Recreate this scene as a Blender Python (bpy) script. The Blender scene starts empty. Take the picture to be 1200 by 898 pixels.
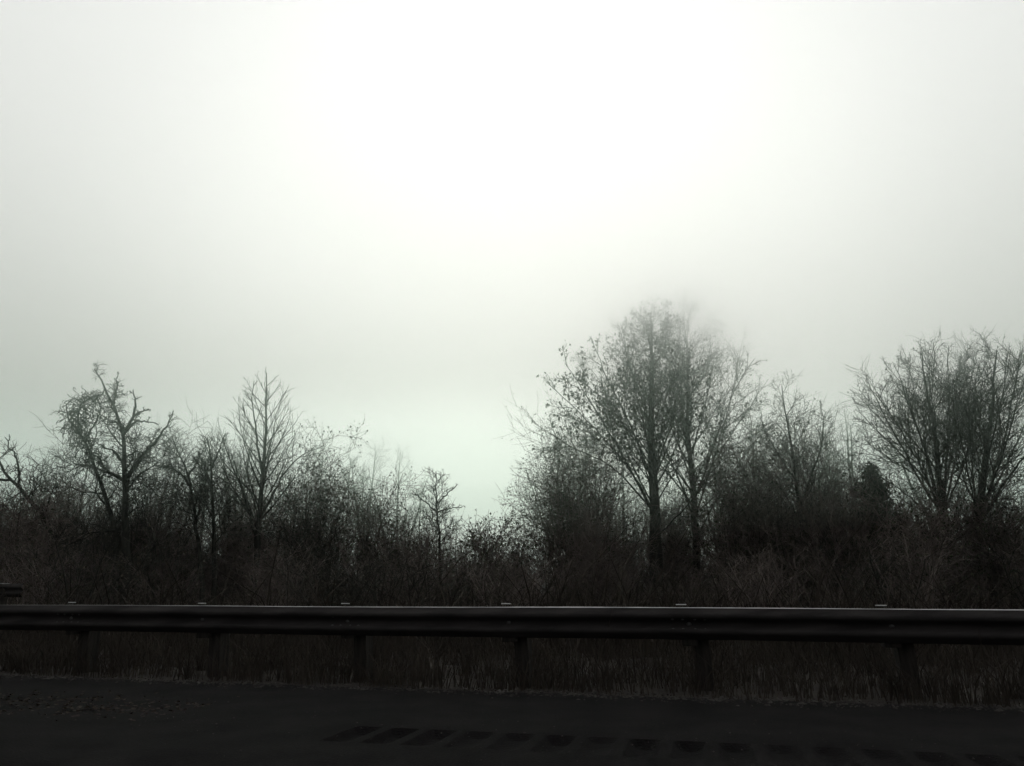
import bpy, math
import numpy as np
from math import radians, cos, sin, tan, atan, pi

sc = bpy.context.scene
rng = np.random.default_rng(7)

# ------------------------------------------------------------------ camera
F_PX, CX, CY = 867.0, 600.0, 449.0
PITCH = radians(15.84)
CAM_H = 0.943
cam = bpy.data.cameras.new('camera'); cam_o = bpy.data.objects.new('camera', cam)
sc.collection.objects.link(cam_o)
cam.sensor_width = 36.0; cam.lens = F_PX * 36.0 / 1200.0
cam.clip_start = 0.05; cam.clip_end = 3000
cam_o.location = (0, 0, CAM_H); cam_o.rotation_euler = (pi / 2 + PITCH, 0, 0)
sc.camera = cam_o

def W(px, py, Y):
    """point of the place seen at (px, py) of the photograph, Y metres ahead"""
    a = (px - CX) / F_PX; b = (CY - py) / F_PX
    d = np.array([a, cos(PITCH) - b * sin(PITCH), sin(PITCH) + b * cos(PITCH)])
    return np.array([0, 0, CAM_H]) + d * (Y / d[1])

# ------------------------------------------------------------------ world and sun
SUN_EL, SUN_AZ = radians(23.5), radians(1.5)        # azimuth clockwise from +Y
sun_dir = (sin(SUN_AZ) * cos(SUN_EL), cos(SUN_AZ) * cos(SUN_EL), sin(SUN_EL))
world = bpy.data.worlds.new('World'); sc.world = world; world.use_nodes = True
nt = world.node_tree; nt.nodes.clear()
def N(t, **k):
    n = nt.nodes.new(t)
    for a, v in k.items(): setattr(n, a, v)
    return n
L = nt.links.new
out = N('ShaderNodeOutputWorld'); bg = N('ShaderNodeBackground'); bg2 = N('ShaderNodeBackground'); add = N('ShaderNodeAddShader')
sky = N('ShaderNodeTexSky', sky_type='NISHITA', sun_disc=False, sun_elevation=SUN_EL, sun_rotation=SUN_AZ,
        air_density=1.0, dust_density=6.0, ozone_density=0.6)
L(sky.outputs[0], bg2.inputs[0]); bg2.inputs[1].default_value = 0.0015    # what little clear sky comes through the overcast
tc = N('ShaderNodeTexCoord')
nrm = N('ShaderNodeVectorMath', operation='NORMALIZE'); L(tc.outputs['Generated'], nrm.inputs[0])
# slow unevenness of the overcast
noi = N('ShaderNodeTexNoise'); noi.inputs['Scale'].default_value = 1.7; noi.inputs['Detail'].default_value = 2.5
L(nrm.outputs[0], noi.inputs['Vector'])
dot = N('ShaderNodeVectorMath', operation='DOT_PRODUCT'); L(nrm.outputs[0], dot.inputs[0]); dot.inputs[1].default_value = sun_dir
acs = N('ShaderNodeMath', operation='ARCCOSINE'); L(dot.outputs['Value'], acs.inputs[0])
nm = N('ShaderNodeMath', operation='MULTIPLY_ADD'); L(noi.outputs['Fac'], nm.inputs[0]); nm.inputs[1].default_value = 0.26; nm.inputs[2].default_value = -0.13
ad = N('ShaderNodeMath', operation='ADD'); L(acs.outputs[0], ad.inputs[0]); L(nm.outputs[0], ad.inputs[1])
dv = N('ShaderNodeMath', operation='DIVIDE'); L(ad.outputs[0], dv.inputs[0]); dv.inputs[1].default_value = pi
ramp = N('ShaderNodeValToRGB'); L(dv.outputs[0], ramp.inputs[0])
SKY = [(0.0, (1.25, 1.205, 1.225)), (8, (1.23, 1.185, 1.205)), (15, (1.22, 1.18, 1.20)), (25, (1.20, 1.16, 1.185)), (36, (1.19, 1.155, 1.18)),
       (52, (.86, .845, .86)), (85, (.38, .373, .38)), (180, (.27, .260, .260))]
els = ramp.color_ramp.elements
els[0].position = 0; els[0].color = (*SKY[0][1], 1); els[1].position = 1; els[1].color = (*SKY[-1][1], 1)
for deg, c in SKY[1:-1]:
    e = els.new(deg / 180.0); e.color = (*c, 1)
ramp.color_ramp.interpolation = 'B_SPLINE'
# the air near the horizon is dimmer and greener
sep = N('ShaderNodeSeparateXYZ'); L(nrm.outputs[0], sep.inputs[0])
hz = N('ShaderNodeMapRange'); L(sep.outputs['Z'], hz.inputs[0]); hz.inputs[1].default_value = 0.0; hz.inputs[2].default_value = 0.38
hz.inputs[3].default_value = 1.0; hz.inputs[4].default_value = 0.0; hz.interpolation_type = 'SMOOTHSTEP'
mx = N('ShaderNodeMix', data_type='RGBA', blend_type='MULTIPLY'); L(hz.outputs[0], mx.inputs['Factor'])
L(ramp.outputs[0], mx.inputs['A']); mx.inputs['B'].default_value = (.44, .505, .465, 1)
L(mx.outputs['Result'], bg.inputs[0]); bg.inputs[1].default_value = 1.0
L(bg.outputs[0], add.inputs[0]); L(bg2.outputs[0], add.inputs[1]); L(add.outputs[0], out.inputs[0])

sl = bpy.data.lights.new('sun', 'SUN'); sl.energy = 0.5; sl.angle = radians(52); sl.color = (1, .97, .92)
so = bpy.data.objects.new('sun', sl); sc.collection.objects.link(so)
from mathutils import Vector, Matrix
so.rotation_euler = Vector(sun_dir).to_track_quat('Z', 'Y').to_euler(); so.location = (0, -5, 30)

sc.view_settings.view_transform = 'Standard'; sc.view_settings.look = 'None'
sc.view_settings.exposure = 0.0; sc.view_settings.gamma = 1.0
sc.cycles.volume_bounces = 5; sc.cycles.max_bounces = 8; sc.cycles.diffuse_bounces = 3

# ------------------------------------------------------------------ materials
def mat(name, c1, c2, scale=6.0, rough=.8, metal=0.0, bump=0.0, bscale=None, spec=.3, stretch=None, detail=6, obj_coord=True):
    m = bpy.data.materials.new(name); m.use_nodes = True
    t = m.node_tree; b = t.nodes['Principled BSDF']
    g = t.nodes.new('ShaderNodeTexCoord'); n = t.nodes.new('ShaderNodeTexNoise')
    mp = t.nodes.new('ShaderNodeMapping')
    if stretch: mp.inputs['Scale'].default_value = stretch
    t.links.new(g.outputs['Object'], mp.inputs[0]); t.links.new(mp.outputs[0], n.inputs['Vector'])
    n.inputs['Scale'].default_value = scale; n.inputs['Detail'].default_value = detail
    r = t.nodes.new('ShaderNodeValToRGB'); r.color_ramp.elements[0].position = .35; r.color_ramp.elements[1].position = .68
    r.color_ramp.elements[0].color = (*c1, 1); r.color_ramp.elements[1].color = (*c2, 1)
    t.links.new(n.outputs['Fac'], r.inputs[0]); t.links.new(r.outputs[0], b.inputs['Base Color'])
    b.inputs['Roughness'].default_value = rough; b.inputs['Metallic'].default_value = metal
    b.inputs['Specular IOR Level'].default_value = spec
    if bump:
        n2 = t.nodes.new('ShaderNodeTexNoise'); n2.inputs['Scale'].default_value = bscale or scale * 4; n2.inputs['Detail'].default_value = 5
        t.links.new(mp.outputs[0], n2.inputs['Vector'])
        bp = t.nodes.new('ShaderNodeBump'); bp.inputs['Strength'].default_value = bump; bp.inputs['Distance'].default_value = .02
        t.links.new(n2.outputs['Fac'], bp.inputs['Height']); t.links.new(bp.outputs[0], b.inputs['Normal'])
    return m
M = dict(
    bark=mat('bark', (.024, .025, .022), (.047, .048, .041), 5, .9, bump=.6, stretch=(3, 3, .6), spec=.15),
    bark_brown=mat('bark_brown', (.045, .041, .036), (.085, .078, .068), 5, .9, spec=.15, stretch=(3, 3, .6)),
    twig=mat('twig', (.032, .032, .028), (.056, .056, .047), 2, .9, spec=.1),
    twig_brown=mat('twig_brown', (.090, .074, .068), (.20, .17, .155), 1.5, .9, spec=.1),
    leaf=mat('withered_leaf', (.035, .048, .030), (.075, .085, .050), 2.5, .8, spec=.15),
    leaf_brown=mat('dead_leaf', (.055, .052, .038), (.11, .098, .072), 2.0, .85, spec=.1),
    cedar=mat('cedar_foliage', (.026, .036, .026), (.055, .068, .046), 3, .85, spec=.15),
    vine=mat('vine', (.028, .034, .024), (.06, .065, .045), 3, .9, spec=.1),
    grass=mat('dead_grass', (.027, .023, .019), (.054, .046, .037), 1.2, .9, spec=.1),
    soil=mat('verge_soil', (.018, .0155, .014), (.036, .031, .027), 1.6, .95, bump=.8, bscale=18, spec=.1),
    asphalt=mat('asphalt', (.0042, .0040, .0041), (.0100, .0094, .0092), 2.2, .95, bump=.9, bscale=55, spec=.06, detail=12),
    gravel=mat('gravel', (.022, .020, .019), (.070, .065, .061), 4, .9, spec=.2),
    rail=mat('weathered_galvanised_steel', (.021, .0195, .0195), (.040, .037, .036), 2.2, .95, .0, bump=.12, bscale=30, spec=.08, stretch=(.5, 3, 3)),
    rail_highlight=mat('painted_highlight_steel', (.45, .45, .45), (.85, .84, .83), 1.6, .35, .85, spec=.5, detail=8),  # pale colour painting the highlights on rail and post tops
    wood=mat('weathered_post_timber', (.017, .0155, .014), (.036, .032, .028), 4, .9, bump=.5, stretch=(6, 6, .7), spec=.15),
    bolt=mat('bolt_steel', (.05, .05, .05), (.12, .12, .12), 20, .5, .7),
)

# ------------------------------------------------------------------ mesh helpers
col = sc.collection
def make_mesh(name, V, Fq, material, smooth=True):
    """V (n,3); Fq list of arrays of faces, each (m,k)"""
    me = bpy.data.meshes.new(name)
    if not isinstance(Fq, (list, tuple)): Fq = [Fq]
    Fq = [f for f in Fq if len(f)]
    loops = np.concatenate([f.reshape(-1) for f in Fq]).astype(np.int32)
    tot = np.concatenate([np.full(len(f), f.shape[1], np.int32) for f in Fq])
    start = np.concatenate([[0], np.cumsum(tot)[:-1]]).astype(np.int32)
    me.vertices.add(len(V)); me.vertices.foreach_set('co', np.ascontiguousarray(V, np.float32).reshape(-1))
    me.loops.add(len(loops)); me.loops.foreach_set('vertex_index', loops)
    me.polygons.add(len(tot)); me.polygons.foreach_set('loop_start', start); me.polygons.foreach_set('loop_total', tot)
    me.polygons.foreach_set('use_smooth', np.full(len(tot), smooth))
    me.update(calc_edges=True); me.validate()
    if material: me.materials.append(material)
    return me
def link(name, me, parent=None, **props):
    o = bpy.data.objects.new(name, me); col.objects.link(o)
    if parent: o.parent = parent
    for k, v in props.items(): o[k] = v
    return o
def thing(name, label, cat, loc=(0, 0, 0), rz=0, group=None):
    o = bpy.data.objects.new(name, None); col.objects.link(o); o.empty_display_size = .2
    o.location = loc; o.rotation_euler = (0, 0, rz); o['label'] = label; o['category'] = cat
    if group: o['group'] = group
    return o
def unit(v): return v / np.maximum(np.linalg.norm(v, axis=-1, keepdims=True), 1e-9)

def tubes(P, R, sides):
    """P (n,k,3), R (n,k) -> V, F quads"""
    n, k, _ = P.shape
    T = unit(np.gradient(P, axis=1))
    ref = np.where(np.abs(T[:, :1, 2:3]) > .9, np.array([[[1., 0, 0]]]), np.array([[[0, 0, 1.]]]))
    A = unit(np.cross(T, np.broadcast_to(ref, T.shape))); B = np.cross(T, A)
    th = np.arange(sides) * 2 * pi / sides
    V = P[:, :, None, :] + R[:, :, None, None] * (np.cos(th)[None, None, :, None] * A[:, :, None, :] + np.sin(th)[None, None, :, None] * B[:, :, None, :])
    base = (np.arange(n) * k * sides)[:, None, None] + (np.arange(k - 1) * sides)[None, :, None]
    j = np.arange(sides)[None, None, :]; j2 = (j + 1) % sides
    Fq = np.stack([base + j, base + j2, base + sides + j2, base + sides + j], -1).reshape(-1, 4)
    return V.reshape(-1, 3), Fq
def join(parts):
    Vs, Fs, o = [], [], 0
    for V, Fa in parts:
        Vs.append(V); Fs.append(Fa + o); o += len(V)
    return np.concatenate(Vs), Fs

def resample(pts, k):
    pts = np.asarray(pts, float)
    # Catmull-Rom through the points, evenly spaced
    p = np.vstack([2 * pts[0] - pts[1], pts, 2 * pts[-1] - pts[-2]])
    res = []
    for i in range(1, len(p) - 2):
        for t in np.linspace(0, 1, 8, endpoint=False):
            res.append(.5 * ((2 * p[i]) + (-p[i - 1] + p[i + 1]) * t + (2 * p[i - 1] - 5 * p[i] + 4 * p[i + 1] - p[i + 2]) * t * t + (-p[i - 1] + 3 * p[i] - 3 * p[i + 1] + p[i + 2]) * t ** 3))
    res.append(pts[-1]); res = np.array(res)
    s = np.concatenate([[0], np.cumsum(np.linalg.norm(np.diff(res, axis=0), axis=1))])
    u = np.linspace(0, s[-1], k)
    return np.stack([np.interp(u, s, res[:, i]) for i in range(3)], 1)

def sprout(P, R, n, r, t0=.2, t1=.98, ang=(30, 55), length=(.3, .5), rel=True, shape=None, wig=.18, trop=.08, k=5, rmin=.006, rfac=.6, az=None, rk=.011, bias=0.0, nt=0):
    """children of every chain in P. n per chain. shape(t): length profile. Returns P2,R2,parent index"""
    m, K, _ = P.shape
    Lp = np.linalg.norm(np.diff(P, axis=1), axis=2).sum(1)
    cnt = np.maximum(1, np.round(n * (Lp / np.median(Lp)) ** .6)).astype(int)
    if nt: cnt[0] = nt
    idx = np.repeat(np.arange(m), cnt); q = len(idx)
    o = np.concatenate([np.arange(c) for c in cnt]); c_ = cnt[idx]
    t = t0 + (t1 - t0) * np.clip((o + r.uniform(0, 1, q)) / c_, 0, 1) ** (1.0 - bias)
    f = t * (K - 1); i0 = np.minimum(f.astype(int), K - 2); w = (f - i0)[:, None]
    p0 = P[idx, i0] * (1 - w) + P[idx, i0 + 1] * w
    r0 = R[idx, i0] * (1 - w[:, 0]) + R[idx, i0 + 1] * w[:, 0]
    T = unit(P[idx, i0 + 1] - P[idx, i0])
    ref = np.where(np.abs(T[:, 2:3]) > .9, np.array([[1., 0, 0]]), np.array([[0, 0, 1.]]))
    A = unit(np.cross(T, ref)); B = np.cross(T, A)
    phi = o * 2.399 + r.uniform(0, 6.28, m)[idx] + r.normal(0, .4, q)
    a = np.radians(r.uniform(ang[0], ang[1], q))
    D = unit(np.cos(a)[:, None] * T + np.sin(a)[:, None] * (np.cos(phi)[:, None] * A + np.sin(phi)[:, None] * B))
    ln = r.uniform(length[0], length[1], q) * (Lp[idx] if rel else 1.0)
    if shape: ln = ln * shape(t)
    rr = np.minimum(r0 * rfac, np.maximum(ln * rk, rmin * 1.3))
    out = np.empty((q, k, 3)); out[:, 0] = p0
    for s in range(1, k):
        D = unit(D + r.normal(0, wig, (q, 3)) + np.array([0, 0, trop]))
        out[:, s] = out[:, s - 1] + D * (ln / (k - 1))[:, None]
    tt = np.linspace(0, 1, k)[None, :]
    RR = np.maximum(rr[:, None] * (1 - tt) ** .8, rmin * (1 - .35 * tt))
    return out, RR, idx

def leaves(P, r, per, size, droop=.7, t0=.3, clump=.08):
    m, K, _ = P.shape
    idx = np.repeat(np.arange(m), r.poisson(per, m)); q = len(idx)
    if q == 0: return np.zeros((0, 3)), np.zeros((0, 4), int)
    f = r.uniform(t0, 1, q) * (K - 1); i0 = np.minimum(f.astype(int), K - 2); w = (f - i0)[:, None]
    p = P[idx, i0] * (1 - w) + P[idx, i0 + 1] * w + r.normal(0, clump, (q, 3))
    u = unit(r.normal(0, 1, (q, 3)) + np.array([0, 0, -droop * 1.6])); v = unit(np.cross(u, r.normal(0, 1, (q, 3)))); nn = np.cross(u, v)
    s = (size * r.uniform(.5, 1.3, q))[:, None]
    a, b, c, d = p, p + u * s * .5 + v * s * .36 + nn * s * .1, p + u * s - nn * s * .14, p + u * s * .45 - v * s * .34 + nn * s * .12
    V = np.stack([a, b, c, d], 1).reshape(-1, 3)
    return V, (np.arange(q)[:, None] * 4 + np.arange(4)[None, :])

# ------------------------------------------------------------------ ground
def gh(x, y):
    x = np.asarray(x, float); y = np.asarray(y, float)
    s = np.clip((y + .25 * x - 10.5) / 8, 0, 1)
    return s * s * (3 - 2 * s) * (.10 * np.sin(x * .31 + 1) + .12 * np.sin(y * .37 + x * .13) - .12) \
        + .48 * np.exp(-(((x + 14.6) / 3.2) ** 2 + ((y - 18.4) / 2.0) ** 2))
TH = radians(14.1)
RD = np.array([cos(TH), -sin(TH), 0]); RNv = np.array([sin(TH), cos(TH), 0])      # along the rail (to the right), away from the road
P2 = np.array([-0.08, 8.45, 0])
def ro(s, d, z=0.0): return P2 + RD * s + RNv * d + np.array([0, 0, z])

def sheet(name, us, ds, zf, material, **props):
    U, D = np.meshgrid(us, ds)
    V = P2[None] + U.reshape(-1, 1) * RD + D.reshape(-1, 1) * RNv
    V[:, 2] = zf(V[:, 0], V[:, 1])
    nu, nd = len(us), len(ds)
    a = (np.arange(nd - 1)[:, None] * nu + np.arange(nu - 1)[None, :]).reshape(-1)
    return link(name, make_mesh(name, V, np.stack([a, a + 1, a + nu + 1, a + nu], -1), material), **props)
ext = lambda c, far: np.concatenate([[-far, -far * .5, -far * .22, -far * .12], c, [far * .12, far * .22, far * .5, far]])
gz = lambda x, y: gh(x, y) - .02 + (.018 * np.sin(5.1 * x) * np.sin(4.3 * y + x)) * (np.abs(x) < 60)
sheet('ground', ext(np.linspace(-60, 60, 260), 900), np.concatenate([np.linspace(-.75, 42, 150), [60, 90, 140, 250, 500, 1200]]),
      gz, M['soil'], kind='structure')
# the paved shoulder and the road: butted sheets, the rumble strip let in between them
EDGE, R0, R1 = -.55, -2.70, -3.28
asph = lambda x, y: 0 * x
sheet('shoulder', ext(np.linspace(-30, 30, 40), 900), [R0, -1.6, EDGE - .06, EDGE, EDGE + .12], lambda x, y: np.where((y + np.tan(TH) * x - P2[1]) / 1 > (EDGE + .05) / cos(TH), -.05, .0), M['asphalt'], kind='structure')
sheet('road', ext(np.linspace(-30, 30, 40), 900), [-16, -10, -6, -4, R1], asph, M['asphalt'], kind='structure')
PITCH_G = .285
def groove_mesh():
    nx, ny = 15, 9
    xs = np.linspace(0, PITCH_G, nx); ys = np.linspace(R1, R0, ny)
    X, Y = np.meshgrid(xs, ys)
    fx = np.clip(1 - ((X - PITCH_G / 2) / .095) ** 2, 0, 1)
    e = np.clip(np.minimum(Y - R1, R0 - Y) / .06, 0, 1); e[[0, -1]] = 0
    Z = -.05 * np.sqrt(fx) * e
    V = X.reshape(-1, 1) * RD + Y.reshape(-1, 1) * RNv; V[:, 2] = Z.reshape(-1)
    a = (np.arange(ny - 1)[:, None] * nx + np.arange(nx - 1)[None, :]).reshape(-1)
    return make_mesh('rumble_groove', V, np.stack([a, a + 1, a + nx + 1, a + nx], -1), M['asphalt'])
gm = groove_mesh()
rs = link('rumble_strip', None, kind='structure')
for i in range(-2, 27):
    g = link('rumble_groove', gm, rs); g.location = P2 + RD * (i * PITCH_G + .12); g.scale = (1, 1, rng.uniform(.55, 1.15))
for s_ in (-1, 1):   # beyond the milled tiles that can be seen the strip runs on
    a0 = (27 * PITCH_G + .12) if s_ > 0 else (-2 * PITCH_G + .12)
    us = [a0, a0 + 60, a0 + 900] if s_ > 0 else [a0 - 900, a0 - 60, a0]
    o = sheet('strip_run', us, [R1, R0], asph, M['asphalt']); o.parent = rs

# loose gravel on the pavement edge, grass tufts, leaf litter
def blobs(P, S, r, sides=5):
    """small irregular stones: squashed octahedra"""
    base = np.array([[1, 0, 0], [0, 1, 0], [-1, 0, 0], [0, -1, 0], [0, 0, 1], [0, 0, -1]], float)
    q = len(P)
    V = P[:, None] + base[None] * S[:, None, None] * r.uniform(.6, 1.3, (q, 6, 1)) * np.array([1, 1, .6])
    f = np.array([[0, 1, 4], [1, 2, 4], [2, 3, 4], [3, 0, 4], [1, 0, 5], [2, 1, 5], [3, 2, 5], [0, 3, 5]])
    return V.reshape(-1, 3), (np.arange(q)[:, None, None] * 6 + f[None]).reshape(-1, 3)
q = 9000
s = rng.uniform(-16, 16, q); d = EDGE + .06 + rng.normal(0, .13, q) + .05 * np.sin(s * 1.7) * np.sin(s * .6) - np.abs(rng.normal(0, .10, q))
far = rng.random(q) < .22; d = np.where(far, np.where(rng.random(q) < .5, rng.normal(-2.7, .35, q), rng.uniform(-3.9, EDGE, q)), d)
P = P2 + s[:, None] * RD + d[:, None] * RNv; P[:, 2] = .003
V, Fa = blobs(P, (rng.gamma(2.2, .0035, q) + .003) * np.where(far, .38, 1), rng)
link('gravel', make_mesh('gravel', V, Fa, M['gravel'], False), kind='stuff')

q = 1100                                              # wind-blown dead leaves lying on the left end of the shoulder
s = rng.uniform(-5.6, -2.1, q); d = rng.normal(-2.35, .28, q) + .12 * np.sin(s * 3)
P = P2 + s[:, None] * RD + d[:, None] * RNv; P[:, 2] = .012
V, Fa = leaves(np.repeat(P[:, None], 2, 1), rng, 1.0, .045, 0, 0, .01); V[:, 2] = .006 + np.abs(V[:, 2] - .012) * .35
link('leaf_litter', make_mesh('leaf_litter', V, Fa, M['grass'], False), kind='stuff')

def blades(P, h, w, r, lean=.35):
    q = len(P); az = r.uniform(0, 6.28, q); side = np.stack([np.cos(az), np.sin(az), 0 * az], 1)
    ld = np.stack([r.normal(0, lean, q), r.normal(0, lean, q), np.ones(q)], 1)
    h = h[:, None]; w = w[:, None]
    mid = P + ld * h * .5 * [.6, .6, 1]; tip = P + ld * h * [1.1, 1.1, .93]
    V = np.stack([P - side * w, P + side * w, mid + side * w * .7, mid - side * w * .7, tip], 1).reshape(-1, 3)
    b = np.arange(q)[:, None] * 5
    return V, b + np.array([[0, 1, 2, 3]]), b + np.array([[3, 2, 4]])
def grass_obj(name, n, smin, smax, dmin, dmax, hm, material, r, clump=1.0):
    s = r.uniform(smin, smax, n // 14); d = dmin + (dmax - dmin) * r.random(n // 14) ** 1.3
    s = np.repeat(s, 14) + r.normal(0, .07 * clump, n // 14 * 14); d = np.repeat(d, 14) + np.abs(r.normal(0, .07 * clump, n // 14 * 14))
    P = P2 + s[:, None] * RD + d[:, None] * RNv; P[:, 2] = gz(P[:, 0], P[:, 1]) - .01
    h = hm * r.gamma(4, .25, len(P)); V, q4, t3 = blades(P, h, .0035 + h * .008, r)
    return link(name, make_mesh(name, V, [q4, t3], material, False), kind='stuff')
grass_obj('dead_grass', 84000, -19, 17, EDGE + .10, 13, .24, M['grass'], rng)
grass_obj('tall_grass', 70000, -34, 32, 4, 34, .75, M['grass'], rng, 1.6)

# ------------------------------------------------------------------ guardrail
SP = 1.905
def wprofile():
    f = [(.310, -.004), (.306, .006), (.296, .016), (.272, .046), (.252, .074), (.240, .082), (.222, .082), (.208, .072), (.186, .030), (.172, .012), (.155, .008),
         (.138, .012), (.124, .030), (.102, .072), (.088, .082), (.070, .082), (.058, .074), (.038, .046), (.014, .016), (.004, .006), (.0, -.004)]
    f = np.array(f)                                   # (z, towards the road)
    t = np.gradient(f, axis=0); t /= np.linalg.norm(t, axis=1, keepdims=True)
    nrm_ = np.stack([-t[:, 1], t[:, 0]], 1)
    b = f + nrm_ * .0034
    if b[10, 1] > f[10, 1]: b = f - nrm_ * .0034
    return np.vstack([f, b[::-1]])
WP = wprofile()
RAIL_Z = .79 - .31
def rail_panel(s0, s1, off=0.0, bend=None):
    ss = np.linspace(s0, s1, 45); k = len(WP)
    dent = lambda u: .004 * sin(u * 1.9 + 1) + .003 * sin(u * 4.7) + .006 * math.exp(-((u - 1.1) / .25) ** 2) + .008 * math.exp(-((u + 3.2) / .2) ** 2)
    V = np.array([ro(u, -(p[1] + off) + dent(u) * p[1] / .05, RAIL_Z + p[0] + .004 * sin(u * .9)) for u in ss for p in WP])
    fs = [[i * k + j, i * k + (j + 1) % k, (i + 1) * k + (j + 1) % k, (i + 1) * k + j] for i in range(len(ss) - 1) for j in range(k)]
    return make_mesh('rail_panel', V, np.array(fs), M['rail'])
def box_mesh(name, lx, ly, lz, bev, material, taper=1.0):
    import bmesh
    bm = bmesh.new(); bmesh.ops.create_cube(bm, size=1)
    for v in bm.verts: v.co = Vector((v.co.x * lx, v.co.y * ly, (v.co.z + .5) * lz))
    bmesh.ops.bevel(bm, geom=list(bm.edges), offset=bev, segments=2, affect='EDGES', profile=.6)
    me = bpy.data.meshes.new(name); bm.to_mesh(me); bm.free(); me.materials.append(material); return me
def bolt_mesh():
    import bmesh
    bm = bmesh.new()
    bmesh.ops.create_uvsphere(bm, u_segments=10, v_segments=6, radius=.019)
    for v in bm.verts: v.co.z *= .45
    bmesh.ops.create_cone(bm, cap_ends=True, segments=8, radius1=.026, radius2=.024, depth=.006)
    bmesh.ops.rotate(bm, verts=bm.verts, cent=(0, 0, 0), matrix=Matrix.Rotation(pi / 2, 3, 'X'))
    me = bpy.data.meshes.new('bolt'); bm.to_mesh(me); bm.free(); me.materials.append(M['bolt'])
    for p in me.polygons: p.use_smooth = True
    return me
guard = thing('guardrail', 'long dark steel guardrail on timber posts running across the whole picture', 'guardrail', ro(0, 0))
def gchild(name, me, **p):
    o = link(name, me, guard, **p); o.matrix_parent_inverse = Matrix.Translation(guard.location).inverted(); return o
post_me = box_mesh('post', .15, .20, 1.05, .008, M['wood'])
block_me = box_mesh('blockout', .15, .19, .36, .008, M['wood'])
bolt_me = bolt_mesh()
glint_me = box_mesh('post_glint', .105, .016, .010, .003, M['rail_highlight'])
S_END = -8.2 * SP
k0 = -8
for t in range(k0, 6):
    u = t * SP
    lean = radians(2.5 + rng.normal(0, .8))
    p = gchild('post', post_me); p.location = ro(u + .20, .205, -.30); p.rotation_euler = (rng.normal(0, .01), -lean, -TH)
    b = gchild('blockout', block_me); b.location = ro(u + .045, .02 - .0 + .085, RAIL_Z - .05 + .01 * rng.normal()); b.rotation_euler = (0, -lean * .6, -TH)
    c = gchild('post_top_glint', glint_me); c.location = ro(u + rng.normal(0, .015), .014, .79 + .026 + rng.normal(0, .003)); c.rotation_euler = (0, 0, -TH)  # added pale sliver that paints the glint on each post top
    o = gchild('bolt', bolt_me); o.location = ro(u + .05, -.012, RAIL_Z + .155); o.rotation_euler = (0, 0, -TH)
    if (t - k0) % 2 == 1:
        for dx in (-.06, .06, -.16, .16):
            for dz in (.10, .21):
                o = gchild('bolt', bolt_me); o.location = ro(u + .05 + dx, -.064, RAIL_Z + dz); o.rotation_euler = (0, 0, -TH); o.scale = (.7, .7, .7)
s0 = S_END; kk = 0
for t in (-6, -4, -2, 0, 2, 4, 6):
    s1 = t * SP + .20
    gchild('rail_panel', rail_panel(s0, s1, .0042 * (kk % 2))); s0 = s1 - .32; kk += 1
# rolled top hem, in a pale colour that paints the highlight line
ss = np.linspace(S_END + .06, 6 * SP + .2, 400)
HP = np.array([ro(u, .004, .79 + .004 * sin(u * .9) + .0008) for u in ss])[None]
HR = (.0062 + .0018 * np.sin(ss * 2.3) * np.sin(ss * .71 + 1) + rng.normal(0, .0004, len(ss)))[None] * np.clip((ss + 7.5) / 7, .12, 1)  # thinned towards the left so the painted highlight fades out
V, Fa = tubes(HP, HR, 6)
gchild('top_hem_highlight', make_mesh('top_hem_highlight', V, Fa, M['rail_highlight']))
# second rail, on the bank beyond the gap at the left: only its rounded end shows
g2 = thing('guardrail', 'blunt end of a second steel guardrail on the bank at the left edge', 'guardrail', (0, 0, 0))
def nose(x, y, z):
    k = len(WP); secs = []
    base = W(22, 690, y); n = 14
    for i in range(n):
        u = i / (n - 1)
        xx = base[0] - .02 - 3.2 * (1 - u) if i < n - 5 else base[0] - .02 - 3.2 * (1 - (n - 5) / (n - 1)) * max(0, (n - 1 - i)) / 5
        cur = 0 if i < n - 5 else .05 * (i - n + 5)
        secs.append([(xx, y - p[1] + cur, z + p[0]) for p in WP])
    V = np.array(secs).reshape(-1, 3)
    fs = [[i * k + j, i * k + (j + 1) % k, (i + 1) * k + (j + 1) % k, (i + 1) * k + j] for i in range(n - 1) for j in range(k)]
    return make_mesh('rail_panel', V, np.array(fs), M['rail']), base
me, bse = nose(0, 18.0, W(22, 684, 18.0)[2] - .31)
link('rail_panel', me, g2)
for dx in (-.45, -2.35):
    p = link('post', post_me, g2); p.location = (bse[0] + dx, 18.0 + .14, .05)
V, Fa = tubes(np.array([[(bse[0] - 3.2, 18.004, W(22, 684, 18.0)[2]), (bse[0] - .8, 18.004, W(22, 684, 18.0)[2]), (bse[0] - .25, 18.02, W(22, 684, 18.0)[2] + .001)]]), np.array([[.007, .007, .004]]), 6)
link('top_hem_highlight', make_mesh('top_hem_highlight', V, Fa, M['rail_highlight']), g2)  # same pale painted highlight along the second rail

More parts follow.
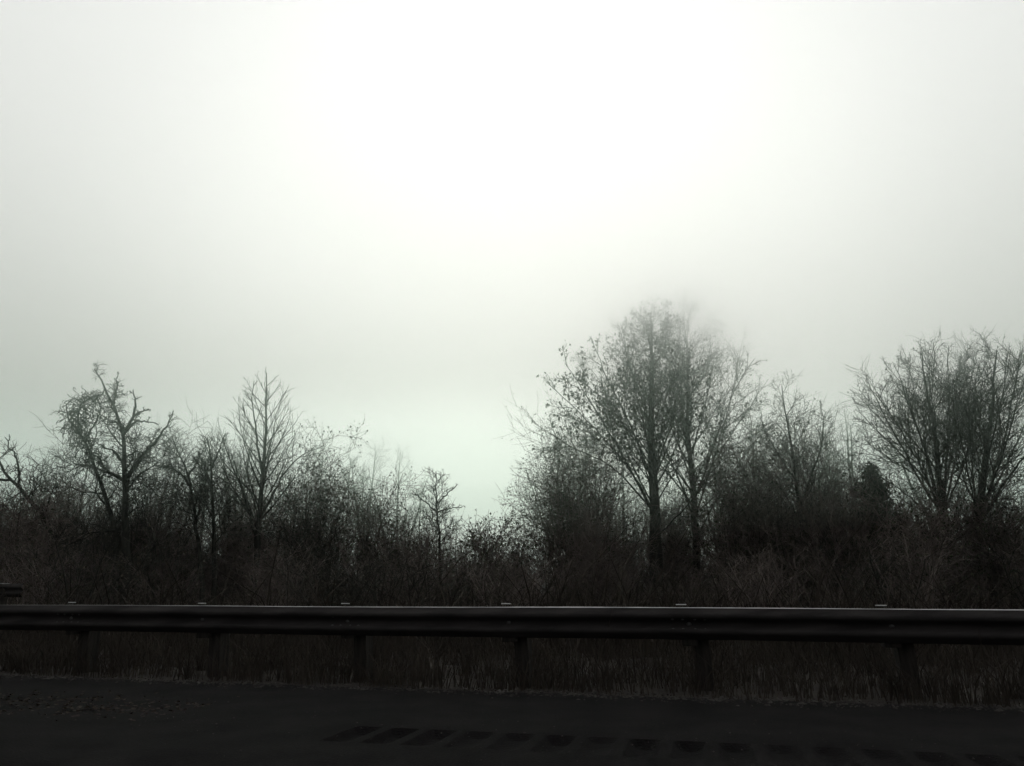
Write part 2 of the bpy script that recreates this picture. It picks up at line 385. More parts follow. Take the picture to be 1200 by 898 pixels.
# ------------------------------------------------------------------ trees
def stems_from_px(lines, Y, r):
    """drawn main stems: list of (pixel points with optional depth offset, r0, r1)"""
    out_ = []
    for pts, r0, r1 in lines:
        w = []
        for p in pts:
            dy = p[2] if len(p) > 2 else 0
            w.append(W(p[0], p[1], Y + dy))
        P_ = resample(w, 16); t = np.linspace(0, 1, 16)
        nz = r.normal(0, .02, P_.shape); nz[0] = 0; P_ += nz
        out_.append((P_, r0 + (r1 - r0) * t ** .85))
    return out_
tri_total = 0
def build_tree(name, label, cat, stems, base, levels, r, bark='bark', twigm='twig', leaf=None, leafm='leaf', group=None, rmax_limb=None):
    """stems: list of (P(16,3), R). stems[0] is the trunk. levels: sprout settings"""
    global tri_total
    root = thing(name, label, cat, tuple(base), 0, group)
    off = np.asarray(base, float)
    SPn = np.stack([s_[0] for s_ in stems]); SR = np.stack([s_[1] for s_ in stems])
    # root flare
    fl = SR[0].copy(); fl[0] *= 1.35; SR[0] = fl
    V, Fa = tubes(SPn[:1] - off, SR[:1], 10)
    link('trunk', make_mesh('trunk', V, Fa, M[bark]), root)
    limbs = [[(SPn[i:i + 1], SR[i:i + 1], 7)] for i in range(1, len(stems))]
    P1, R1_, i1 = sprout(SPn, SR, r=r, **levels[0])
    order = np.argsort(-R1_[:, 0]); keep = order[:levels[0].get('_', 14) if False else 16]
    P2_, R2_, i2 = sprout(P1, R1_, r=r, **levels[1])
    own = np.full(len(P1), -1)
    groups = {}
    for c, b in enumerate(keep): own[b] = c; groups[c] = [(P1[b:b + 1], R1_[b:b + 1], 5)]
    for c in groups:
        b = keep[c]; sel = i2 == b
        if sel.any(): groups[c].append((P2_[sel], R2_[sel], 4))
    for g_ in limbs + list(groups.values()):
        V, Fs = join([tubes(a - off, b, s_) for a, b, s_ in g_])
        link('limb', make_mesh('limb', V, Fs, M[bark]), root); tri_total += 2 * sum(len(f) for f in Fs)
    rest1 = own < 0; rest2 = own[i2] < 0
    parts = []
    if rest1.any(): parts.append(tubes(P1[rest1] - off, R1_[rest1], 4))
    if rest2.any(): parts.append(tubes(P2_[rest2] - off, R2_[rest2], 3))
    prev = (P2_, R2_); last = P2_
    for lv in levels[2:]:
        pn, rn, _ = sprout(prev[0], prev[1], r=r, **lv)
        parts.append(tubes(pn - off, rn, 3)); prev = (pn, rn); last = pn
    V, Fs = join(parts); tri_total += 2 * sum(len(f) for f in Fs)
    link('twigs', make_mesh('twigs', V, Fs, M[twigm]), root, kind='stuff')
    if leaf:
        src = last
        if 'where' in leaf: src = last[leaf['where'](last[:, -1])]
        V, Fa = leaves(src, r, leaf['per'], leaf['size'], leaf.get('droop', .7))
        if len(V):
            link('leaves', make_mesh('leaves', V - off, Fa, M[leafm], False), root, kind='stuff'); tri_total += 2 * len(Fa)
    return root

def T(seed): return np.random.default_rng(seed)
def ground_pt(px, Y):
    p = W(px, 700, Y); p[2] = float(gh(p[0], p[1])) - .05; return p
def drawn(name, label, cat, lines, Y, levels, seed, **k):
    r = T(seed); st = stems_from_px(lines, Y, r)
    P_ = st[0][0]; b = P_[0].copy(); b[2] = float(gh(b[0], b[1])) - .05
    P_[0] = b; P_[1] = P_[0] * .5 + P_[2] * .5
    for i in range(1, len(st)):           # stems root on the nearest point of the trunk (or on an earlier stem)
        q_ = st[i][0]; best = None
        for j in range(i):
            dd = np.linalg.norm(st[j][0] - q_[0], axis=1); m_ = dd.argmin()
            if best is None or dd[m_] < best[0]: best = (dd[m_], st[j][0][m_])
        if best[0] < 1.6:
            w_ = np.linspace(1, 0, 16)[:, None] ** 2; q_ += w_ * (best[1] - q_[0])
        else: q_[0, 2] = float(gh(q_[0, 0], q_[0, 1])) - .05
    return build_tree(name, label, cat, st, b, levels, r, **k)

LV_GNARL = [dict(n=6, t0=.25, t1=.95, ang=(40, 80), length=(.14, .30), wig=.30, trop=.07, k=8, rmin=.017, rk=.02, shape=lambda t: 1.25 - .95 * t),
            dict(n=6, t0=.15, ang=(35, 65), length=(.3, .5), wig=.30, trop=.05, k=6, rmin=.0105, rk=.014),
            dict(n=4, t0=.15, ang=(30, 65), length=(.35, .6), wig=.28, trop=.05, k=4, rmin=.007)]
LV_ASC = [dict(n=7, nt=34, t0=.27, t1=.98, ang=(34, 46), length=(.30, .42), wig=.035, trop=.035, k=8, rmin=.015, rk=.013, shape=lambda t: 1.38 - 1.28 * t),
          dict(n=5, t0=.2, ang=(18, 34), length=(.25, .40), wig=.07, trop=.05, k=5, rmin=.009),
          dict(n=2, t0=.2, ang=(22, 40), length=(.35, .6), wig=.12, trop=.05, k=3, rmin=.0065)]
LV_BIG = [dict(n=11, nt=44, t0=.26, t1=.985, ang=(26, 52), length=(.27, .41), wig=.055, trop=.03, k=9, rmin=.015, shape=lambda t: 1.25 - 1.02 * t, rk=.0105),
          dict(n=8, t0=.24, ang=(24, 46), length=(.22, .40), wig=.11, trop=.03, k=6, rmin=.0095),
          dict(n=6, t0=.25, ang=(28, 58), length=(.30, .58), wig=.16, trop=.01, k=4, rmin=.0068)]
LV_VASE = [dict(n=9, nt=14, t0=.20, t1=.97, ang=(18, 42), length=(.24, .50), wig=.12, trop=.02, k=7, rmin=.013, rk=.0105, shape=lambda t: 1.25 - .98 * t),
           dict(n=7, t0=.24, ang=(24, 50), length=(.30, .48), wig=.13, trop=.03, k=5, rmin=.009),
           dict(n=7, t0=.22, ang=(28, 60), length=(.35, .6), wig=.19, trop=.03, k=4, rmin=.0066)]
LV_THIN = [dict(n=12, t0=.30, t1=.97, ang=(32, 58), length=(.16, .30), wig=.15, trop=.08, k=6, rmin=.012, shape=lambda t: 1.25 - .95 * t),
           dict(n=6, t0=.2, ang=(28, 55), length=(.35, .6), wig=.18, trop=.06, k=4, rmin=.0085),
           dict(n=5, t0=.2, ang=(28, 55), length=(.4, .65), wig=.2, trop=.05, k=3, rmin=.0062)]

YB = 33.0
# -- the tall pair right of centre
drawn('broad_tree', 'tallest tree, thick trunk right of centre, spreading crown with withered leaves', 'tree',
      [([(768, 705), (769, 640), (766, 570), (763, 480), (764, 415), (762, 370)], .34, .03),
       ([(768, 615), (742, 560), (702, 510), (668, 474), (640, 448, -1)], 0.056, 0.013),
       ([(768, 600), (720, 550, 1), (672, 525, 2), (626, 496, 2)], 0.050, 0.012),
       ([(767, 600), (728, 530, -1), (690, 468, -3), (662, 425, -4)], 0.056, 0.012),
       ([(766, 570), (738, 500, -1), (712, 445, -2), (694, 400, -2)], 0.056, 0.013),
       ([(765, 540), (748, 470), (734, 415), (724, 378)], 0.050, 0.013),
       ([(767, 560), (788, 490, 1), (795, 430, 2), (797, 380, 2)], 0.053, 0.013),
       ([(768, 560), (735, 505, 3), (705, 450, 4), (682, 420, 5)], 0.046, 0.012),
       ([(765, 520), (753, 450, 2), (747, 400, 3), (744, 368, 3)], 0.040, 0.012),
       ([(768, 625), (810, 585, -2), (838, 550, -3), (862, 530, -3)], 0.040, 0.012)],
      YB, LV_BIG, 11, leaf=dict(per=.72, size=.155, droop=.9))
drawn('broad_tree', 'second tallest tree, slimmer trunk just right of the tallest one, mostly bare crown', 'tree',
      [([(817, 705), (816, 640), (812, 570), (806, 500), (806, 430), (800, 368)], .22, .025),
       ([(814, 600), (838, 530), (856, 470), (864, 425), (870, 398)], 0.053, 0.012),
       ([(814, 585), (850, 520, 1), (880, 475, 2), (900, 445, 2)], 0.050, 0.012),
       ([(812, 560), (800, 480, -1), (788, 430, -2), (780, 382, -2)], 0.040, 0.012),
       ([(810, 540), (830, 460, 1), (838, 410, 2), (838, 378, 2)], 0.046, 0.012),
       ([(815, 620), (852, 560, -1), (882, 520, -2), (905, 500, -3)], 0.040, 0.011),
       ([(813, 570), (842, 500, -2), (864, 450, -3), (884, 420, -4)], 0.040, 0.011),
       ([(813, 590), (790, 545, 1), (760, 505, 2), (740, 480, 2)], 0.033, 0.011)],
      YB + 2.5, LV_BIG, 12, leaf=dict(per=.2, size=.14, droop=.9))
# -- gnarled tree at the left with its vine-hung neighbour
drawn('gnarled_tree', 'gnarled bare tree at the left with crooked forking limbs and a broken looking top', 'tree',
      [([(148, 700), (147, 620), (145, 553), (145, 517), (142, 503), (134, 477), (123, 457), (118, 443), (110, 432)], .17, .02),
       ([(149, 560), (163, 540), (182, 517), (194, 503), (203, 482)], .10, .018),
       ([(146, 510), (157, 487), (159, 471), (155, 457)], .08, .016), ([(157, 489), (166, 483), (176, 480)], .045, .012),
       ([(134, 477), (137, 453), (138, 436)], .06, .014), ([(147, 509), (160, 495), (172, 494), (186, 497)], .06, .014),
       ([(142, 539), (133, 527), (124, 525), (112, 517)], .06, .014), ([(143, 562), (122, 550), (114, 535), (98, 532)], .07, .014),
       ([(146, 535), (158, 528), (168, 530), (180, 540)], .045, .012), ([(141, 500), (130, 492), (120, 492)], .04, .012)],
      28.0, LV_GNARL, 13)
def vine_tree():
    root = drawn('vine_hung_tree', 'leaning bare tree left of the gnarled one, its bent top smothered in tangled vines', 'tree',
          [([(136, 700), (134, 620), (118, 567), (103, 525), (90, 500), (95, 472), (109, 466)], .12, .03),
           ([(103, 525), (112, 500), (118, 478), (112, 462)], .05, .012),
           ([(92, 505), (80, 490), (78, 475), (86, 468)], .05, .012)], 28.6, LV_GNARL, 14)
    r = T(15); n = 230; c = []
    path = resample([W(118, 567, 28.6), W(103, 525, 28.6), W(90, 500, 28.6), W(95, 472, 28.6), W(109, 466, 28.6)], 40)
    st = path[np.clip((r.beta(2.2, 1.2, n) * 39).astype(int), 0, 39)] + r.normal(0, .16, (n, 3))
    D = unit(r.normal(0, 1, (n, 3))); P_ = np.empty((n, 9, 3)); P_[:, 0] = st
    for s_ in range(1, 9):
        D = unit(D + r.normal(0, .5, (n, 3)) + [0, 0, -.22]); P_[:, s_] = P_[:, s_ - 1] + D * r.uniform(.06, .15, (n, 1))
    off = np.array(root.location)
    V, Fa = tubes(P_ - off, np.full((n, 9), .012), 3)
    V2, F2 = leaves(P_, r, 2.0, .07, .5, 0, .05)
    Vj, Fj = join([(V, Fa), (V2 - off, F2)])
    link('vine_tangle', make_mesh('vine_tangle', Vj, Fj, M['vine']), root, kind='stuff')
vine_tree()
# -- two thin forked trees
drawn('slender_tree', 'slim forked bare tree, first right of the gnarled tree, trunk leaning left', 'tree',
      [([(240, 700), (234, 650), (228, 600), (221, 560), (208, 530), (201, 512)], .10, .015),
       ([(222, 560), (232, 540), (238, 525)], .05, .012), ([(221, 565), (205, 550), (185, 545)], .05, .012)], 29.0, LV_THIN, 16, leaf=None)
drawn('slender_tree', 'slim upright bare tree with a Y shaped top, left of the pointed tree', 'tree',
      [([(253, 700), (251, 640), (249, 590), (247, 540), (243, 513)], .11, .018),
       ([(248, 550), (256, 530), (264, 508)], .06, .012), ([(249, 575), (240, 548), (232, 530)], .04, .01)], 29.5, LV_THIN, 17)
# -- pointed, ascending tree
drawn('pointed_tree', 'tall bare tree with a pointed crown of straight upswept branches', 'tree',
      [([(298, 705), (300, 650), (306, 580), (311, 510), (312, 460), (312, 437)], .155, .016),
       ([(300, 640), (290, 590), (272, 545), (258, 505)], .07, .012), ([(303, 610), (330, 560, 1), (352, 535, 1.5), (380, 522, 2)], .06, .012),
       ([(308, 560), (300, 510, -1), (296, 470, -1.3), (298, 445, -1.4)], .06, .012)],
      30.0, LV_ASC, 18)
# -- far left leaning tree
drawn('leaning_tree', 'bare twiggy tree cut by the left edge with a long limb slanting down right', 'tree',
      [([(62, 700), (58, 620), (35, 585), (8, 555), (-14, 520)], .12, .02), ([(25, 572), (20, 540), (5, 512)], .05, .012), ([(12, 560), (-10, 560), (-30, 545)], .05, .012)],
      24.0, LV_GNARL, 19)
# -- small bare tree in the gap
drawn('small_bare_tree', 'small bare tree standing alone at the left side of the bright gap', 'tree',
      [([(517, 700), (516, 650), (513, 610), (512, 580), (511, 553)], .075, .014),
       ([(513, 605), (530, 596), (545, 594)], .035, .01), ([(513, 590), (528, 575), (537, 568)], .03, .01), ([(513, 600), (495, 585), (482, 575)], .035, .01)],
      29.0, [dict(LV_THIN[0], n=6, nt=24, t0=.42, ang=(36, 62), length=(.17, .25), wig=.1), dict(LV_THIN[1], n=6), dict(LV_THIN[2], n=3)], 20)
# -- trees at the right
drawn('thin_crowned_tree', 'tall thin bare tree with a sparse arching crown, right of the second tallest tree', 'tree',
      [([(948, 700), (944, 650), (936, 590), (928, 530), (920, 480), (916, 452)], .13, .016),
       ([(938, 600), (955, 550), (965, 510), (962, 470)], .06, .012), ([(932, 560), (905, 520), (890, 490)], .05, .012), ([(940, 620), (912, 570), (880, 545)], .05, .012)],
      31.0, LV_THIN[:1] + LV_THIN[1:], 21)
drawn('many_stemmed_tree', 'wide vase shaped tree with many fanning stems, right of the dark cedar', 'tree',
      [([(1108, 705), (1107, 650), (1104, 600), (1098, 530), (1087, 465), (1080, 415)], .17, .02),
       ([(1105, 610), (1075, 560), (1050, 512), (1030, 475), (1016, 445)], 0.050, 0.011), ([(1104, 590), (1062, 540, 1), (1028, 505, 2), (1002, 480, 2)], 0.043, 0.009),
       ([(1104, 600), (1085, 530, -1), (1064, 472, -2), (1048, 428, -2)], 0.050, 0.011), ([(1106, 610), (1110, 540), (1112, 470), (1110, 415)], 0.053, 0.011),
       ([(1106, 600), (1122, 530, 1), (1134, 470, 2), (1142, 425, 2)], 0.050, 0.011), ([(1104, 580), (1090, 520, 2), (1072, 460, 3), (1062, 420, 3)], 0.040, 0.009),
       ([(1106, 590), (1098, 520, -2), (1092, 460, -3), (1093, 415, -3)], 0.040, 0.009), ([(1106, 605), (1078, 545, -2), (1048, 495, -4), (1028, 460, -4)], 0.040, 0.009),
       ([(1107, 600), (1130, 545, -2), (1144, 490, -3), (1156, 440, -3)], 0.043, 0.009), ([(1106, 595), (1118, 520, 3), (1124, 460, 4), (1126, 412, 4)], 0.040, 0.009),
       ([(1105, 620), (1070, 585, 1), (1034, 560, 2), (1005, 545, 3)], 0.033, 0.009)],
      27.0, LV_VASE, 22, leaf=dict(per=.14, size=.08, where=lambda p: p[:, 2] > 7.5))
drawn('many_stemmed_tree', 'dark dense twiggy tree at the right edge with steep stems', 'tree',
      [([(1142, 705), (1146, 640), (1152, 570), (1160, 500), (1165, 450), (1167, 410)], .17, .02),
       ([(1146, 630), (1165, 560), (1182, 490), (1192, 440), (1198, 408)], 0.059, 0.011), ([(1146, 620), (1140, 550, 1), (1139, 485, 2), (1146, 430, 2)], 0.046, 0.009),
       ([(1148, 610), (1180, 560, -1), (1215, 520, -2), (1245, 490, -2)], 0.053, 0.011), ([(1150, 600), (1160, 530, -2), (1174, 465, -3), (1180, 415, -3)], 0.053, 0.009),
       ([(1148, 620), (1136, 560, -2), (1124, 500, -3), (1118, 455, -3)], 0.040, 0.009), ([(1149, 600), (1172, 540, -3), (1190, 480, -4), (1206, 430, -4)], 0.046, 0.009),
       ([(1150, 590), (1185, 530, 2), (1212, 470, 3), (1220, 430, 3)], 0.046, 0.009)],
      25.0, LV_VASE, 23, leaf=dict(per=.25, size=.07))

# -- round shrubs and small trees of the under-storey, each a thing
def shrub_levels(dense=1.0, L0=.5):
    return [dict(n=int(7 * dense), t0=.15, t1=.95, ang=(25, 60), length=(.35, .6), wig=.2, trop=.08, k=5, rmin=.011),
            dict(n=6, t0=.2, ang=(30, 60), length=(.35, .6), wig=.25, trop=.05, k=4, rmin=.009),
            dict(n=5, t0=.15, ang=(30, 65), length=(.4, .7), wig=.28, trop=.03, k=3, rmin=.0075)]
def shrub(name, label, cat, px, top, Y, wpx, seed, nst=7, leaf=None, leafm='leaf', dense=1.0, bark='bark_brown', twigm='twig_brown', group=None):
    r = T(seed); b = ground_pt(px, Y); H = W(px, top, Y)[2] - b[2]; wid = wpx / F_PX * Y / 2
    st = []
    for i in range(nst):
        a = r.uniform(0, 6.28); rad = wid * r.uniform(.1, .75) if i else .05
        tip = b + np.array([cos(a) * rad, sin(a) * rad * .8, H * (r.uniform(.62, .88) if i else .9)])
        b0 = b + np.array([cos(a), sin(a), 0]) * (.12 if i else 0)
        mid = b0 * .5 + tip * .5 + np.array([0, 0, H * .08]) + r.normal(0, .08 * H * .2, 3)
        t = np.linspace(0, 1, 16); P_ = resample([b0, mid, tip], 16) + np.cumsum(r.normal(0, .012 * H / 4, (16, 3)), 0)
        r0 = .012 * H * (1.3 if i == 0 else .8); st.append((P_, r0 + (.010 - r0) * t))
    return build_tree(name, label, cat, st, b, shrub_levels(dense), r, bark=bark, twigm=twigm, leaf=leaf, leafm=leafm, group=group)
shrub('leafy_shrub', 'pale leafy small tree left of the tallest tree, beside the bright gap', 'small tree', 668, 552, 31.0, 88, 31, 9, dict(per=1.5, size=.09), dense=1.4)
shrub('leafy_shrub', 'dark leafy small tree under the left limbs of the tallest tree', 'small tree', 700, 520, 34.5, 110, 32, 9, dict(per=1.1, size=.09), dense=1.2)
shrub('leafy_shrub', 'dark bushy shrub wedged between the two tallest trunks', 'shrub', 792, 590, 36, 90, 33, 7, dict(per=.6, size=.09))
shrub('leafy_shrub', 'dark round topped shrub right of the second tallest tree', 'shrub', 872, 535, 30, 110, 34, 9, dict(per=.8, size=.09), dense=1.3)
shrub('leafy_shrub', 'dense dark evergreen shrub against the right side of the pointed tree', 'shrub', 350, 545, 31.5, 90, 35, 9, dict(per=2.2, size=.09), 'cedar', 1.3)
shrub('leafy_shrub', 'round dark shrub with hanging leaves in front of the pale far trees', 'shrub', 440, 580, 30, 95, 36, 8, dict(per=1.0, size=.09), dense=1.2)
shrub('leafy_shrub', 'low round shrub with sparse leaves under the bright gap', 'shrub', 572, 626, 27, 90, 37, 8, dict(per=1.3, size=.09))
shrub('bare_shrub', 'twiggy bare shrub left of the low round shrub under the bright gap', 'shrub', 492, 636, 28.5, 80, 38, 8, dict(per=.4, size=.09))
shrub('bare_shrub', 'twiggy bare shrub between the leaning tree and the vine hung tree', 'shrub', 60, 545, 33, 100, 39, 8, None)
shrub('bare_shrub', 'tall twiggy bare shrub behind the foot of the gnarled tree', 'shrub', 178, 548, 34, 110, 40, 9, None)
shrub('bare_shrub', 'tall twiggy bare shrub behind the two slender forked trees', 'shrub', 272, 562, 35, 90, 41, 8, dict(per=.3, size=.09))
shrub('bare_shrub', 'tangled bare shrub left of the dark cedar', 'shrub', 975, 525, 32, 110, 42, 9, dict(per=.35, size=.09), dense=1.3)
shrub('bare_shrub', 'tangled bare shrub behind the thin tree with the arching crown', 'shrub', 918, 545, 36, 110, 43, 9, dict(per=.5, size=.1), dense=1.2)
shrub('bare_shrub', 'dark tangled bare shrub between the cedar and the right edge', 'shrub', 1165, 570, 24, 110, 44, 9, dict(per=.6, size=.09), dense=1.3)
shrub('bare_shrub', 'brown bare shrub low at the left edge under the leaning limb', 'shrub', 12, 575, 23, 100, 45, 8, dict(per=.3, size=.08))
shrub('bare_shrub', 'brown bare shrub in front of the many stemmed trees right of the cedar', 'shrub', 1090, 600, 23.5, 110, 46, 8, dict(per=.5, size=.09))

# -- cedar
def cedar(px, top, Y, wpx, seed, label):
    r = T(seed); b = ground_pt(px, Y); H = W(px, top, Y)[2] - b[2]; wid = wpx / F_PX * Y / 2
    root = thing('cedar_tree', label, 'cedar', tuple(b))
    Pt = resample([(0, 0, 0), (.05, 0, H * .5), (0, .05, H)], 16)[None]; Rt = np.linspace(.13, .015, 16)[None]
    V, Fa = tubes(Pt, Rt, 8); link('trunk', make_mesh('trunk', V, Fa, M['bark_brown']), root)
    P1, R1_, i1 = sprout(Pt, Rt, n=120, r=r, t0=.06, t1=1, ang=(50, 80), length=(wid * .55, wid * 1.35), rel=False, shape=lambda t: (1.02 - t) ** .75 + .04, wig=.1, trop=.10, k=5, rmin=.008)
    V1 = tubes(P1, R1_, 3)
    P2c, R2c, _ = sprout(P1, R1_, n=9, r=r, t0=.15, ang=(25, 50), length=(.25, .5), wig=.15, trop=.1, k=4, rmin=.007)
    V, Fs = join([V1, tubes(P2c, R2c, 3)]); link('branches', make_mesh('branches', V, Fs, M['bark_brown']), root, kind='stuff')
    V, Fa = leaves(np.concatenate([P2c]), r, 16, .11, -.3, .05, .09); link('foliage', make_mesh('foliage', V, Fa, M['cedar'], False), root, kind='stuff')
cedar(1040, 550, 29.5, 84, 51, 'dark dense cedar with a blunt top at the left foot of the vase shaped tree')

# -- trees further back: kinds built once, then copied
def copy_tree(o, loc, rz, sc_, label):
    c = o.copy(); col.objects.link(c); c.location = loc; c.rotation_euler = (0, 0, rz); c.scale = sc_; c['label'] = label
    for ch in list(o.children):
        d_ = ch.copy(); col.objects.link(d_); d_.parent = c
    return c
def back_tree(seed, H, kind, label, group):
    r = T(seed); st = []
    nst = 1 if kind == 'asc' else 3
    for i in range(nst):
        a = r.uniform(0, 6.28); tip = np.array([cos(a) * .22 * H * (i > 0), sin(a) * .22 * H * (i > 0), H * (1 - .14 * (i > 0))])
        P_ = resample([(0, 0, 0), tip * [.4, .4, .5], tip], 16) + np.cumsum(r.normal(0, .03, (16, 3)), 0); P_[0] = 0
        st.append((P_, np.linspace(.013 * H, .014, 16)))
    return build_tree('far_bare_tree', label, 'tree', st, (0, 0, 0), [dict(LV_THIN[0], n=14, t0=.3, length=(.2, .34)), dict(LV_THIN[1], n=6), dict(LV_THIN[2], n=4)], r, group=group)
GB = 'bare trees in the row behind'
protos = [back_tree(61, 8, 'asc', '', GB), back_tree(62, 8, 'multi', '', GB), back_tree(63, 8, 'multi', '', GB)]
spots = [ # px, top, Y, proto, label
    (30, 530, 44, 1, 'faint bare tree behind the leaning tree at the left edge'),
    (78, 512, 46, 0, 'faint bare tree behind the vine hung tree'),
    (182, 512, 47, 2, 'faint bare tree in the notch right of the gnarled tree'),
    (225, 508, 50, 0, 'faint bare tree behind the slim forked tree'),
    (275, 500, 48, 1, 'faint bare tree close behind the left side of the pointed tree'),
    (362, 520, 50, 2, 'faint bare tree right behind the dense evergreen shrub'),
    (402, 535, 52, 0, 'pale thin tree, leftmost of the far group left of the gap'),
    (430, 520, 54, 1, 'pale thin tree, tallest of the far group left of the gap'),
    (465, 532, 53, 2, 'pale thin tree, rightmost of the far group left of the gap'),
    (488, 575, 50, 0, 'pale thin tree close left of the small lone bare tree'),
    (535, 610, 56, 1, 'very small faint tree seen low in the bright gap'),
    (660, 520, 46, 2, 'faint bare tree at the far left fringe of the tallest crown'),
    (690, 500, 48, 1, 'faint bare tree behind the left half of the tallest crown'),
    (735, 500, 50, 0, 'faint bare tree behind the tallest trunk'),
    (850, 505, 47, 2, 'faint bare tree behind the right limbs of the second tallest tree'),
    (895, 480, 45, 1, 'faint bare tree left of the thin arching crown'),
    (955, 500, 44, 2, 'faint bare tree right of the thin arching crown'),
    (990, 500, 46, 0, 'faint bare tree behind the tangled shrub beside the cedar'),
    (1020, 480, 43, 1, 'faint bare tree directly behind the cedar'),
    (1130, 450, 42, 2, 'faint bare tree behind the many stemmed trees'),
    (1185, 440, 40, 0, 'faint bare tree behind the dark twiggy tree at the right edge'),
]
for i, (px, top, Y, pr, lab) in enumerate(spots):
    b = ground_pt(px, Y); H = (W(px, top, Y)[2] - b[2]) / 8.0
    src = protos[pr]; rz = float(rng.uniform(0, 6.28))
    if not src['label']:
        src['label'] = lab; src.location = tuple(b); src.rotation_euler = (0, 0, rz); src.scale = (H * .95, H * .95, H)
    else: copy_tree(src, tuple(b), rz, (H * .95, H * .95, H), lab)

# -- thicket: saplings and brush nobody could count
def thicket():
    r = T(71); protos_ = []
    for i in range(7):
        n = 7; a = r.uniform(0, 6.28, n); P_ = np.zeros((n, 8, 3)); D = unit(np.stack([np.cos(a) * .35, np.sin(a) * .35, np.ones(n)], 1) + r.normal(0, .08, (n, 3)))
        P_[:, 0] = r.normal(0, .25, (n, 3)) * [1, 1, 0]; Ls = r.uniform(.65, 1.0, n) * 1.0
        for s_ in range(1, 8):
            D = unit(D + r.normal(0, .07, (n, 3)) + [0, 0, .05]); P_[:, s_] = P_[:, s_ - 1] + D * (Ls / 7)[:, None] * 3.6
        R_ = np.repeat(np.linspace(.030, .009, 8)[None], n, 0)
        A_ = sprout(P_, R_, n=9, r=r, t0=.08, ang=(20, 55), length=(.2, .4), wig=.14, trop=.12, k=4, rmin=.008)
        B_ = sprout(A_[0], A_[1], n=5, r=r, t0=.1, ang=(25, 60), length=(.4, .7), wig=.2, trop=.06, k=3, rmin=.0065)
        protos_.append((join([tubes(P_, R_, 4), tubes(A_[0], A_[1], 3), tubes(B_[0], B_[1], 3)]), leaves(B_[0], r, .45, .08, .8)))
    # outline of the brush: how high it stands across the picture
    ox = [-100, 0, 60, 150, 250, 350, 450, 530, 600, 640, 760, 880, 960, 1040, 1120, 1200, 1300]
    oy = [590, 600, 608, 612, 618, 612, 618, 640, 650, 632, 612, 606, 604, 606, 605, 606, 600]
    ol = 0; Vl, Fl = [], []; TV = [[], []]; TF = [[], []]; OT = [0, 0]
    for i in range(330):
        px = r.uniform(-150, 1350); Y = (20 + 8 * r.random()) if i % 6 == 0 else 28 + 15 * r.random()
        for xa, xb, yt in ((105, 175, 29), (225, 320, 31), (715, 850, 37), (1070, 1170, 28)):     # the big trees stand in front of the brush
            if xa < px < xb and Y < yt: Y = yt + 1 + 9 * r.random()
        b = ground_pt(px, Y); top = np.interp(px, ox, oy) + r.normal(0, 17) + (42 if Y < 28 else 8)
        H = max(.5, (W(px, top, Y)[2] - b[2]) / 3.3)
        (Va, Fas), (Vb, Fb) = protos_[i % 7]
        a = r.uniform(0, 6.28); Rm = np.array([[cos(a), -sin(a), 0], [sin(a), cos(a), 0], [0, 0, 1]])
        w_ = int(i % 5 in (1, 3)); TV[w_].append((Va * [1.15, 1.15, H]) @ Rm.T + b); TF[w_].append(np.concatenate(Fas) + OT[w_]); OT[w_] += len(Va)
        Vl.append((Vb * [1.15, 1.15, H]) @ Rm.T + b); Fl.append(Fb + ol); ol += len(Vb)
    for i in range(150):                  # low brush that closes the foot of the thicket
        b = ground_pt(r.uniform(-150, 1350), 27 + 22 * r.random()); H = r.uniform(.42, .75)
        (Va, Fas), (Vb, Fb) = protos_[i % 7]; a = r.uniform(0, 6.28); Rm = np.array([[cos(a), -sin(a), 0], [sin(a), cos(a), 0], [0, 0, 1]])
        w_ = int(i % 5 in (1, 3)); TV[w_].append((Va * [1.5, 1.5, H]) @ Rm.T + b); TF[w_].append(np.concatenate(Fas) + OT[w_]); OT[w_] += len(Va)
        Vl.append((Vb * [1.5, 1.5, H]) @ Rm.T + b); Fl.append(Fb + ol); ol += len(Vb)
    link('brush_thicket', make_mesh('brush_thicket', np.concatenate(TV[0]), np.concatenate(TF[0]), M['twig_brown']), kind='stuff')
    link('dark_bramble', make_mesh('dark_bramble', np.concatenate(TV[1]), np.concatenate(TF[1]), M['twig']), kind='stuff')
    link('brush_leaves', make_mesh('brush_leaves', np.concatenate(Vl), np.concatenate(Fl), M['leaf_brown'], False), kind='stuff')
    print('thicket verts', OT, ol)
thicket()
print('tree tris', tri_total)

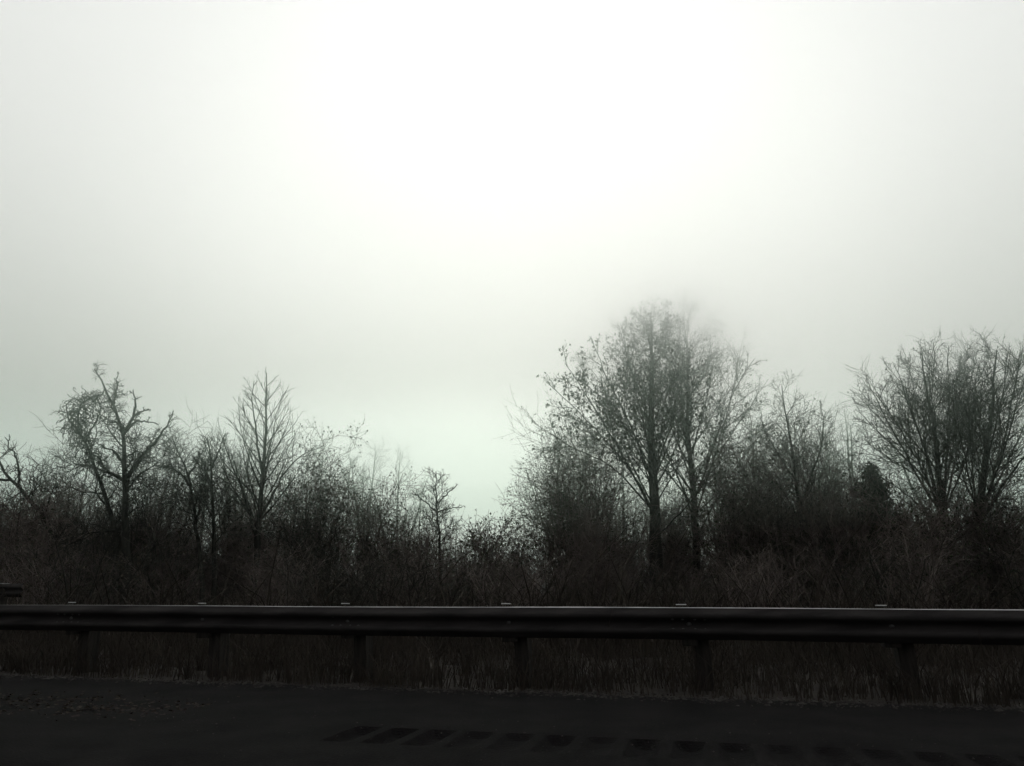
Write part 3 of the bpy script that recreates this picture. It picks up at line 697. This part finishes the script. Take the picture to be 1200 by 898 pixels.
# ------------------------------------------------------------------ air
def fog_mat(name, dens, aniso=.88, colr=(.98, 1, .98)):
    m = bpy.data.materials.new(name); m.use_nodes = True; t = m.node_tree; t.nodes.clear()
    o = t.nodes.new('ShaderNodeOutputMaterial'); v = t.nodes.new('ShaderNodeVolumePrincipled')
    v.inputs['Color'].default_value = (*colr, 1); v.inputs['Density'].default_value = dens; v.inputs['Anisotropy'].default_value = aniso
    t.links.new(v.outputs[0], o.inputs['Volume']); return m
def slab(name, z0, z1, x, y0, y1, m, lump=0.0, seed=0, **props):
    n = 34; r = T(seed); xs = np.linspace(-x, x, n); ys = np.linspace(y0, y1, n); X, Y = np.meshgrid(xs, ys)
    ph = r.uniform(0, 6.28, 8); k = r.uniform(.05, .22, (4, 2))
    dz = sum(np.sin(k[i, 0] * X + ph[i]) * np.cos(k[i, 1] * Y + ph[i + 4]) for i in range(4)) * .5 * lump
    Vb = np.stack([X, Y, z0 + dz], -1).reshape(-1, 3); Vt = np.stack([X, Y, 0 * X + z1], -1).reshape(-1, 3)
    a = (np.arange(n - 1)[:, None] * n + np.arange(n - 1)[None, :]).reshape(-1)
    bot = np.stack([a, a + n, a + n + 1, a + 1], -1); top = np.stack([a, a + 1, a + n + 1, a + n], -1) + n * n
    e = np.concatenate([np.arange(n), np.arange(2 * n - 1, n * n, n), np.arange(n * n - 2, n * n - n - 1, -1), np.arange(n * n - 2 * n, 0, -n)])
    e2 = np.roll(e, -1); side = np.stack([e, e2, e2 + n * n, e + n * n], -1)
    me = make_mesh(name, np.concatenate([Vb, Vt]), [bot, top, side], None, False); me.materials.append(m)
    return link(name, me, **props)
slab('haze', -1.2, 24, 130, -30, 130, fog_mat('haze', .0003), kind='stuff')
for i, (z, dn) in enumerate([(3.0, .0055), (5.0, .009), (7.6, .010), (9.2, .018), (10.6, .034), (11.9, .065), (13.0, .09)]):
    slab('low_fog', z, 16 + i * .05, 80 - i * 2, 4 + i * .3, (72, 68, 64, 60, 56, 52, 48.5)[i], fog_mat('low_fog', dn, colr=(.83, 1, .88) if z < 6 else (1, .99, .985)), lump=.5, seed=80 + i, kind='stuff')
